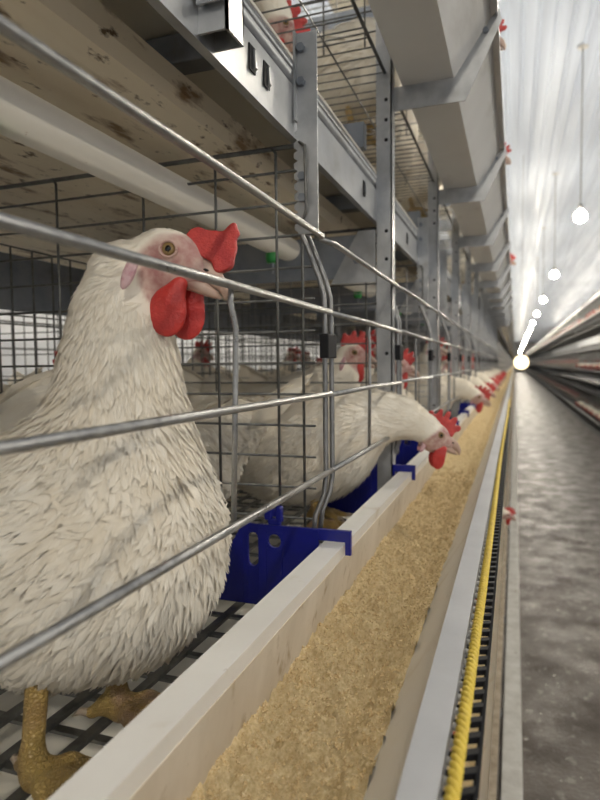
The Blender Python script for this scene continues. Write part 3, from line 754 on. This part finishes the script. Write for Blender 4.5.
    S3 = blade_set(np.array(tB), np.array(td), np.array(tn), np.array([.125 - .02 * abs(i - 4) / 4 for i in range(9)]), np.full(9, .034), np.zeros(9), None, .25)
    Q.tail = feather_mesh('tail', S3)
    # legs and feet
    Q.legs = []
    for s_, ft, hp_ in ((-1, feet[0], hips[0]), (1, feet[1], hips[1])):
        ft = np.array(ft, float); hp_ = np.array(hp_, float); an = ft + np.array([-.004, 0, .020]); parts_ = [cone(hp_, an, .0088, .0074), cone(an, ft + np.array([0, 0, .010]), .0085, .0095)]; claws = []
        for ang, L_ in ((0, .052), (.62, .042), (-.62, .042), (PI + .35 * s_, .024)):
            dv = np.array([math.cos(ang), math.sin(ang), 0]); k0 = ft + np.array([0, 0, .010]); k1 = ft + dv * L_ * .5 + np.array([0, 0, .0125]); k2 = ft + dv * L_ + np.array([0, 0, .0060])
            parts_ += [cone(k0, k1, .0080, .0066), cone(k1, k2, .0066, .0050)]
            claws.append((k2, k2 + dv * .009 + np.array([0, 0, .001]), k2 + dv * .016 - np.array([0, 0, .003])))
        lf = blend(parts_, .006)
        lo_ = np.minimum(ft, hp_) - [.06, .05, .006]; hi_ = np.maximum(ft, hp_) + [.07, .05, .02]
        Pl, Fl = surfnet(lf, lo_, hi_, .0022 if hero else .0035)
        cl = [MB().tube(c_, [.0042, .003, .0006], 6).mesh('claw', CLAW, True) for c_ in claws]
        Q.legs.append((np_mesh('leg', Pl, Fl, LEGM), cl))
    # head furniture, in head space
    def headmesh(name, f, lo_, hi_, h, m):
        a_, b_ = surfnet(f, lo_, hi_, h); a_ = a_ @ Rm.T + Hv; return np_mesh(name, a_, b_, m)
    if hero:
        segs = [((.012, .014), (.020, .010), .0060), ((.020, .010), (.033, .004), .0085), ((.016, .017), (.031, .014), .0075), ((.031, .014), (.041, .011), .0095), ((.041, .011), (.042, .000), .0078), ((.042, .000), (.038, -.006), .0055), ((.036, .016), (.0425, .0265), .0042), ((.0425, .0265), (.0440, .0310), .0020), ((.040, .014), (.0475, .0240), .0026)]
    else:
        segs = [((-.024, .020), (.024, .004), .0065), ((-.012, .020), (.018, .014), .0135)]
        for i, (bx_, tx, tz) in enumerate(((.022, .035, .016), (.013, .027, .030), (.002, .013, .038), (-.012, -.004, .039), (-.022, -.022, .033))):
            segs += [((bx_, .012), (tx, tz), .0066), ((tx, tz), (tx * 1.06 + .001, tz + .004), .0022)]
    def comb(p):
        d2 = None
        for a_, b_, r_ in segs:
            a_ = np.array(a_); b_ = np.array(b_); q = p[:, [0, 2]]; dd = b_ - a_; t = np.clip((q - a_) @ dd / (dd @ dd), 0, 1); e = np.linalg.norm(q - a_ - t[:, None] * dd, axis=1) - r_ * (1 - .25 * t)
            if d2 is None: d2 = e
            else:
                h = np.maximum(.006 - np.abs(d2 - e), 0) / .006; d2 = np.minimum(d2, e) - h * h * .0015
        bend = (.010 * np.sin(p[:, 0] * 55) * np.clip(p[:, 2] / .04, 0, 1)) if not hero else .05 * (p[:, 2]) * (p[:, 2] > 0)
        th = .0034 + np.clip(.012 - p[:, 2], 0, .02) * .12
        ax = np.maximum(d2 + .002, 0); ay = np.maximum(np.abs(p[:, 1] - bend) - th + .002, 0)
        return np.where((d2 < -.002) & (np.abs(p[:, 1] - bend) < th - .002), -.001, np.sqrt(ax * ax + ay * ay) - .002)
    hv = .0013 if hero else .0024
    Q.comb = headmesh('comb', comb, (-.048, -.022, -.02), (.064, .022, .055), hv, COMB)
    wz, wr = (-.049, (.0160, .0052, .0205)) if hero else (-.044, (.0125, .0048, .0190))
    Q.wattles = []
    for s_ in (-1, 1):
        wx = .008 if not hero else (.004 if s_ < 0 else .014)
        f_ = blend([ell((wx, s_ * .0105, wz), wr, .15), cone((wx + .006, s_ * .009, -.024), (wx + .002, s_ * .010, wz + .010), .006, .006)], .010)
        Q.wattles.append(headmesh('wattle', f_, (-.03, -.022, -.085), (.04, .022, -.012), hv, WATT))
    ty = np.linspace(.008, .05, 85); cand = np.stack([0 * ty - .022, ty, 0 * ty - .024], -1) @ Rm.T + Hv; ylb = float(ty[np.argmax(full(cand) > 0)])
    Q.lobes = [headmesh('ear_lobe', ell((-.0225, s_ * (ylb - .0012), -.024), (.0052, .0032, .0155), -.25), (-.045, -.06, -.045), (-.01, .06, .004), .0016 if hero else .0025, LOBE) for s_ in (-1, 1)]
    def hm_(mb, name, m):
        mb.v = [tuple(HM @ Vector(v)) for v in mb.v]; return mb.mesh(name, m, True)
    b1 = MB().tube([(.016, 0, -.008), (.027, 0, -.0105), (.037, 0, -.0150), (.045, 0, -.0225), (.0475, 0, -.0300)], [.0100, .0092, .0072, .0044, .0010], 12)
    b1.v = [(v[0], v[1] * .80, v[2]) for v in b1.v]
    Q.beak = hm_(b1, 'beak', BEAK)
    b2 = MB().tube([(.012, 0, -.020), (.026, 0, -.0235), (.038, 0, -.0275), (.0435, 0, -.0300)], [.0078, .0062, .0036, .0010], 10)
    Q.beak2 = hm_(b2, 'lower_beak', BEAK)
    Q.nost = [hm_(MB().ball((.0285, s_ * .0070, -.0100), (.0032, .0012, .0014), 8, 6), 'nostril', PUPIL) for s_ in (-1, 1)]
    Q.eyes = []
    ty = np.linspace(.008, .035, 55); cand = np.stack([0 * ty, ty, 0 * ty], -1) @ Rm.T + Hv; ysf = float(ty[np.argmax(full(cand) > 0)])
    print('eye surface', key, ysf)
    for s_ in (-1, 1):
        e_ = hm_(MB().ball((0, s_ * (ysf - .0026), 0), (.0060, .0042, .0058), 16, 10), 'eye', IRIS)
        p_ = hm_(MB().ball((.0003, s_ * (ysf - .0003), 0), (.0034, .0022, .0034), 12, 8), 'pupil', PUPIL)
        ring = [(.0072 * math.cos(a_), s_ * (ysf - .0002), .0064 * math.sin(a_)) for a_ in np.linspace(0, 2 * PI, 19)]
        l_ = hm_(MB().tube(ring, .0011, 7), 'eyelid', LID)
        Q.eyes.append((e_, p_, l_))
    return Q

def hen(Q, label, loc, rz=0, s=1.0, group=None, simple=False):
    o = thing('hen', label, 'hen', loc, rz, group); o.scale = (s, s, s)
    b = linkobj('body', Q.body, o)
    if simple:
        linkobj('comb', Q.comb, o); linkobj('wattle', Q.wattles[0], o); linkobj('tail', Q.tail, o)
        for lg, cl in Q.legs: linkobj('leg', lg, o)
        return o
    p = linkobj('plumage', Q.plumage, b); p['kind'] = 'stuff'
    for m in Q.wings: linkobj('wing', m, o)
    linkobj('tail', Q.tail, o); linkobj('comb', Q.comb, o)
    for m in Q.wattles: linkobj('wattle', m, o)
    for m in Q.lobes: linkobj('ear_lobe', m, o)
    k = linkobj('beak', Q.beak, o); linkobj('lower_beak', Q.beak2, k)
    for m in Q.nost: linkobj('nostril', m, k)
    for e_, p_, l_ in Q.eyes:
        e = linkobj('eye', e_, o); linkobj('pupil', p_, e); linkobj('eyelid', l_, e)
    for lg, cl in Q.legs:
        l = linkobj('leg', lg, o)
        for c in cl: linkobj('claw', c, l)
    return o

FLOORZ = -.2825
# the big hen, neck stretched up behind the bars
R0 = Vector((-.33, .37, FLOORZ))
eye = on_x(170, 250, -.262)                                     # its right eye
hyaw = math.radians(13)
Hh = eye + Vector((-math.sin(hyaw), math.cos(hyaw), 0)) * .0165 - R0
big = hen_meshes('big',
    [ell((-.058, .030, .137), (.135, .098, .088), .16), ell((.026, .034, .138), (.080, .090, .088), .3), ell((-.01, .030, .110), (.085, .082, .060)), ell((-.17, .03, .20), (.06, .035, .04), -.5), cone((-.012, -.018, .118), (.008, -.034, .092), .036, .018), cone((-.008, .052, .114), (.012, .060, .088), .034, .018)],
    [(.006, .056, .180, .070), (.008, .066, .235, .059), (.007, .070, .285, .050), (.010, .070, .325, .042), (.018, .069, .356, .034), (Hh.x - .020, Hh.y, Hh.z - .010, .0195)],
    tuple(Hh), hyaw, math.radians(-11), [tuple(on_z(38, 788, FLOORZ) - R0), tuple(on_z(122, 719, FLOORZ) - R0)], [(.004, -.028, .105), (.008, .052, .100)], (-.07, .03, .15), (-.20, .03, .22), .0032, 24000, True)
hen(big, 'big white hen standing upright, red comb, watching from behind the cage bars', R0)

stand = hen_meshes('stand',
    [ell((-.03, 0, .165), (.135, .085, .085), .25), ell((.045, 0, .17), (.070, .075, .085), .2), ell((-.02, 0, .125), (.085, .070, .062)), ell((-.16, 0, .215), (.06, .03, .04), -.5)],
    [(.060, 0, .20, .066), (.085, 0, .25, .054), (.098, 0, .29, .044), (.108, 0, .330, .026), (.112, 0, .340, .021)],
    (.125, 0, .352), 0, -.05, [(.020, -.043, 0), (.020, .043, 0)], [(.0, -.043, .085), (.0, .043, .085)], (-.05, 0, .175), (-.19, 0, .235), .0045, 7000)
reach = hen_meshes('reach',
    [ell((-.03, 0, .150), (.135, .085, .085), .05), ell((.045, 0, .150), (.070, .075, .080)), ell((-.02, 0, .115), (.085, .070, .058)), ell((-.16, 0, .195), (.06, .03, .04), -.5)],
    [(.060, 0, .175, .070), (.120, 0, .196, .047), (.170, 0, .192, .039), (.208, 0, .176, .028), (.216, 0, .170, .021)],
    (.235, 0, .162), 0, -.22, [(.020, -.043, 0), (.020, .043, 0)], [(.0, -.043, .085), (.0, .043, .085)], (-.05, 0, .16), (-.19, 0, .215), .0045, 7000)
down = hen_meshes('down',
    [ell((-.03, 0, .155), (.135, .085, .085), -.1), ell((.045, 0, .150), (.070, .075, .080)), ell((-.02, 0, .115), (.085, .070, .058)), ell((-.16, 0, .20), (.06, .03, .04), -.5)],
    [(.060, 0, .160, .066), (.110, 0, .155, .051), (.150, 0, .125, .041), (.178, 0, .090, .027), (.184, 0, .082, .021)],
    (.192, 0, .070), 0, -.75, [(.020, -.043, 0), (.020, .043, 0)], [(.0, -.043, .085), (.0, .043, .085)], (-.05, 0, .16), (-.19, 0, .22), .0055, 5000)

look = hen_meshes('look',
    [ell((-.03, 0, .160), (.135, .085, .085), .18), ell((.045, 0, .165), (.070, .075, .085), .2), ell((-.02, 0, .122), (.085, .070, .060)), ell((-.16, 0, .208), (.06, .03, .04), -.5)],
    [(.058, 0, .185, .068), (.088, 0, .222, .056), (.104, 0, .255, .043), (.116, 0, .283, .026), (.120, 0, .290, .021)],
    (.134, 0, .302), .12, -.05, [(.020, -.043, 0), (.020, .043, 0)], [(.0, -.043, .085), (.0, .043, .085)], (-.05, 0, .17), (-.19, 0, .228), .0045, 7000)
stretch = hen_meshes('stretch',
    [ell((-.03, 0, .150), (.135, .085, .085), .05), ell((.040, 0, .150), (.065, .075, .080)), ell((-.02, 0, .115), (.085, .070, .058)), ell((-.16, 0, .195), (.06, .03, .04), -.5)],
    [(.050, 0, .175, .066), (.120, 0, .200, .048), (.200, 0, .205, .038), (.268, 0, .196, .027), (.280, 0, .192, .021)],
    (.300, 0, .185), 0, -.22, [(.020, -.043, 0), (.020, .043, 0)], [(.0, -.043, .085), (.0, .043, .085)], (-.05, 0, .16), (-.19, 0, .215), .0055, 5000)
HL = {id(stretch): .300, id(stand): .125, id(reach): .235, id(down): .192, id(look): .134}
D2R = math.radians
def place(Q, hx, hy, rz, s, label, zt=0, group=None, simple=False):
    """put a hen so that its head comes to (hx, hy); its feet stand on its tier's floor"""
    hl = HL[id(Q)]; rz = D2R(rz)
    return hen(Q, label, (hx - s * hl * math.cos(rz), hy - s * hl * math.sin(rz), Z(zt) + FLOORZ), rz, s, group, simple)
place(reach, -.128, 1.078, 22, .98, 'white hen reaching its head out over the feed trough beside the blue plates')
place(look, -.318, 1.236, 4, 1.02, 'white hen looking out beside the black clip, behind the reaching hen')
hen(look, 'white hen turned away in the shade behind the partition wires', (-.53, .772, FLOORZ), D2R(179), .92)
hen(look, 'white hen with raised tail feathers behind the big hen', (-.680, .375, FLOORZ), D2R(243), .96)

# hens in the cages farther along
rr = random.Random(11)
def slot(i, k): return LOOP[i] + (.122, .334)[k]
mid = [(look, -.262, slot(2, 1), 2, .93, 'white hen showing its red face just past the second frame post'),
       (stand, -.40, slot(3, 0), 1, .97, 'white hen standing deep in the fourth cage'),
       (down, -.262, slot(3, 1), 8, .95, 'white hen bending its head low in the fourth cage')]
for Q, x, y, a, s, lab in mid: place(Q, x, y, a, s, lab)
for i in range(4, 16):
    for k in (0, 1):
        Q = reach if (i + 2 * k) % 3 == 0 else rr.choice((look, stand, look)); s = rr.uniform(.92, .98)
        place(Q, -.125 if Q is reach else -.268, slot(i, k), rr.uniform(-3, 3), s, 'white hen %s in the %s cage of the middle tier, %s of its pair' % ('reaching out' if Q is reach else 'standing', ORD[i], ('nearer', 'farther')[k]), 0, 'hens along the middle tier')
# top tier
place(down, -.385, 1.015, 26, 1.0, 'white hen lowering its red comb to the wire floor of the top tier', 1)
place(stretch, -.066, 1.385, 2, 1.0, 'white hen whose red comb shows past the top trough, largest one', 1)
place(stretch, -.060, slot(4, 0), 2, .98, 'white hen whose comb tip just shows past the top trough', 1)
place(stretch, -.045, slot(9, 0), 2, 1.05, 'white hen far along the top tier leaning over its trough', 1)
for i, k in ((0, 1), (3, 0), (3, 1), (4, 1), (5, 0)):
    place(look, -.30, slot(i, k), rr.uniform(-3, 3), .95, 'white hen standing in the %s cage of the top tier, %s half' % (ORD[i], ('near', 'far')[k]), 1, 'hens inside the top tier')
# bottom tier
place(stretch, -.030, slot(7, 1), 2, 1.0, 'white hen on the bottom tier with its comb past the trough rim', -1)
for i in range(5):
    Q = reach if i % 2 else look
    place(Q, -.16 if i % 2 else -.25, slot(i + 1, i % 2), rr.uniform(-3, 3), .95, 'white hen %s in the %s cage of the bottom tier' % ('reaching out' if i % 2 else 'standing', ORD[i + 1]), -1, 'hens in the bottom tier')
# the row behind
for i in range(12):
    f = i % 3 != 1
    hen((look, stand, reach)[i % 2], 'white hen facing %s in the %s cage of the row behind' % ('the big hen' if f else 'away', ORD[i]), (-1.16 if f else -1.17, .3 + .455 * (i + .5), FLOORZ), D2R(rr.uniform(-9, 9) + (0 if f else 180)), .95, 'hens in the row behind')
# across the aisle
for z, tw in RT:
    for i in range(40):
        Q = rr.choice((stretch, look, reach)); s = .92; y = 8.0 + .5 * (i // 2) + (.13, .37)[i % 2]; a = PI + rr.uniform(-.1, .1)
        hl = HL[id(Q)]; hx = RX + (.08 if Q is stretch else .13 if Q is reach else .25)
        hen(Q, 'white hen in the %s tier across the aisle' % tw, (hx - s * hl * math.cos(a), y - s * hl * math.sin(a), z + FLOORZ), a, s, 'hens across the aisle, %s tier' % tw, True)

# hens too far off to tell apart
def hen_crowd(spots, face, label):
    wh = MB(); rd = MB()
    for x, y, z in spots:
        wh.ball((x - face * .16, y, z + .155), (.15, .085, .09), 8, 6); wh.tube([(x - face * .08, y, z + .19), (x - face * .02, y, z + .26), (x, y, z + .30)], [.06, .04, .022], 6)
        wh.ball((x, y, z + .31), (.03, .018, .022), 6, 5); rd.ball((x + face * .008, y, z + .335), (.035, .006, .024), 6, 5); rd.ball((x + face * .02, y, z + .265), (.014, .012, .022), 6, 5)
    o = wh.build('distant_hens', FEATH, None, True); tag(o, label, 'hens', kind='stuff'); r_ = rd.build('combs', COMB, o, True); r_['kind'] = 'stuff'
for z, tw in RT:
    hen_crowd([(RX + .27, 19.1 + .5 * (i // 2) + (.13, .37)[i % 2], z + FLOORZ) for i in range(130)], -1, 'distant white hens across the aisle on the %s tier' % tw)
hen_crowd([(-.32, LOOP[-1] + .06 + .455 * (i // 2) + (.12, .335)[i % 2], FLOORZ) for i in range(130)], 1, 'distant white hens far along the middle tier')
hen_crowd([(-.32, LOOP[10] + .06 + .455 * i + .12, FLOORZ + T) for i in range(60)], 1, 'distant white hens far along the top tier')
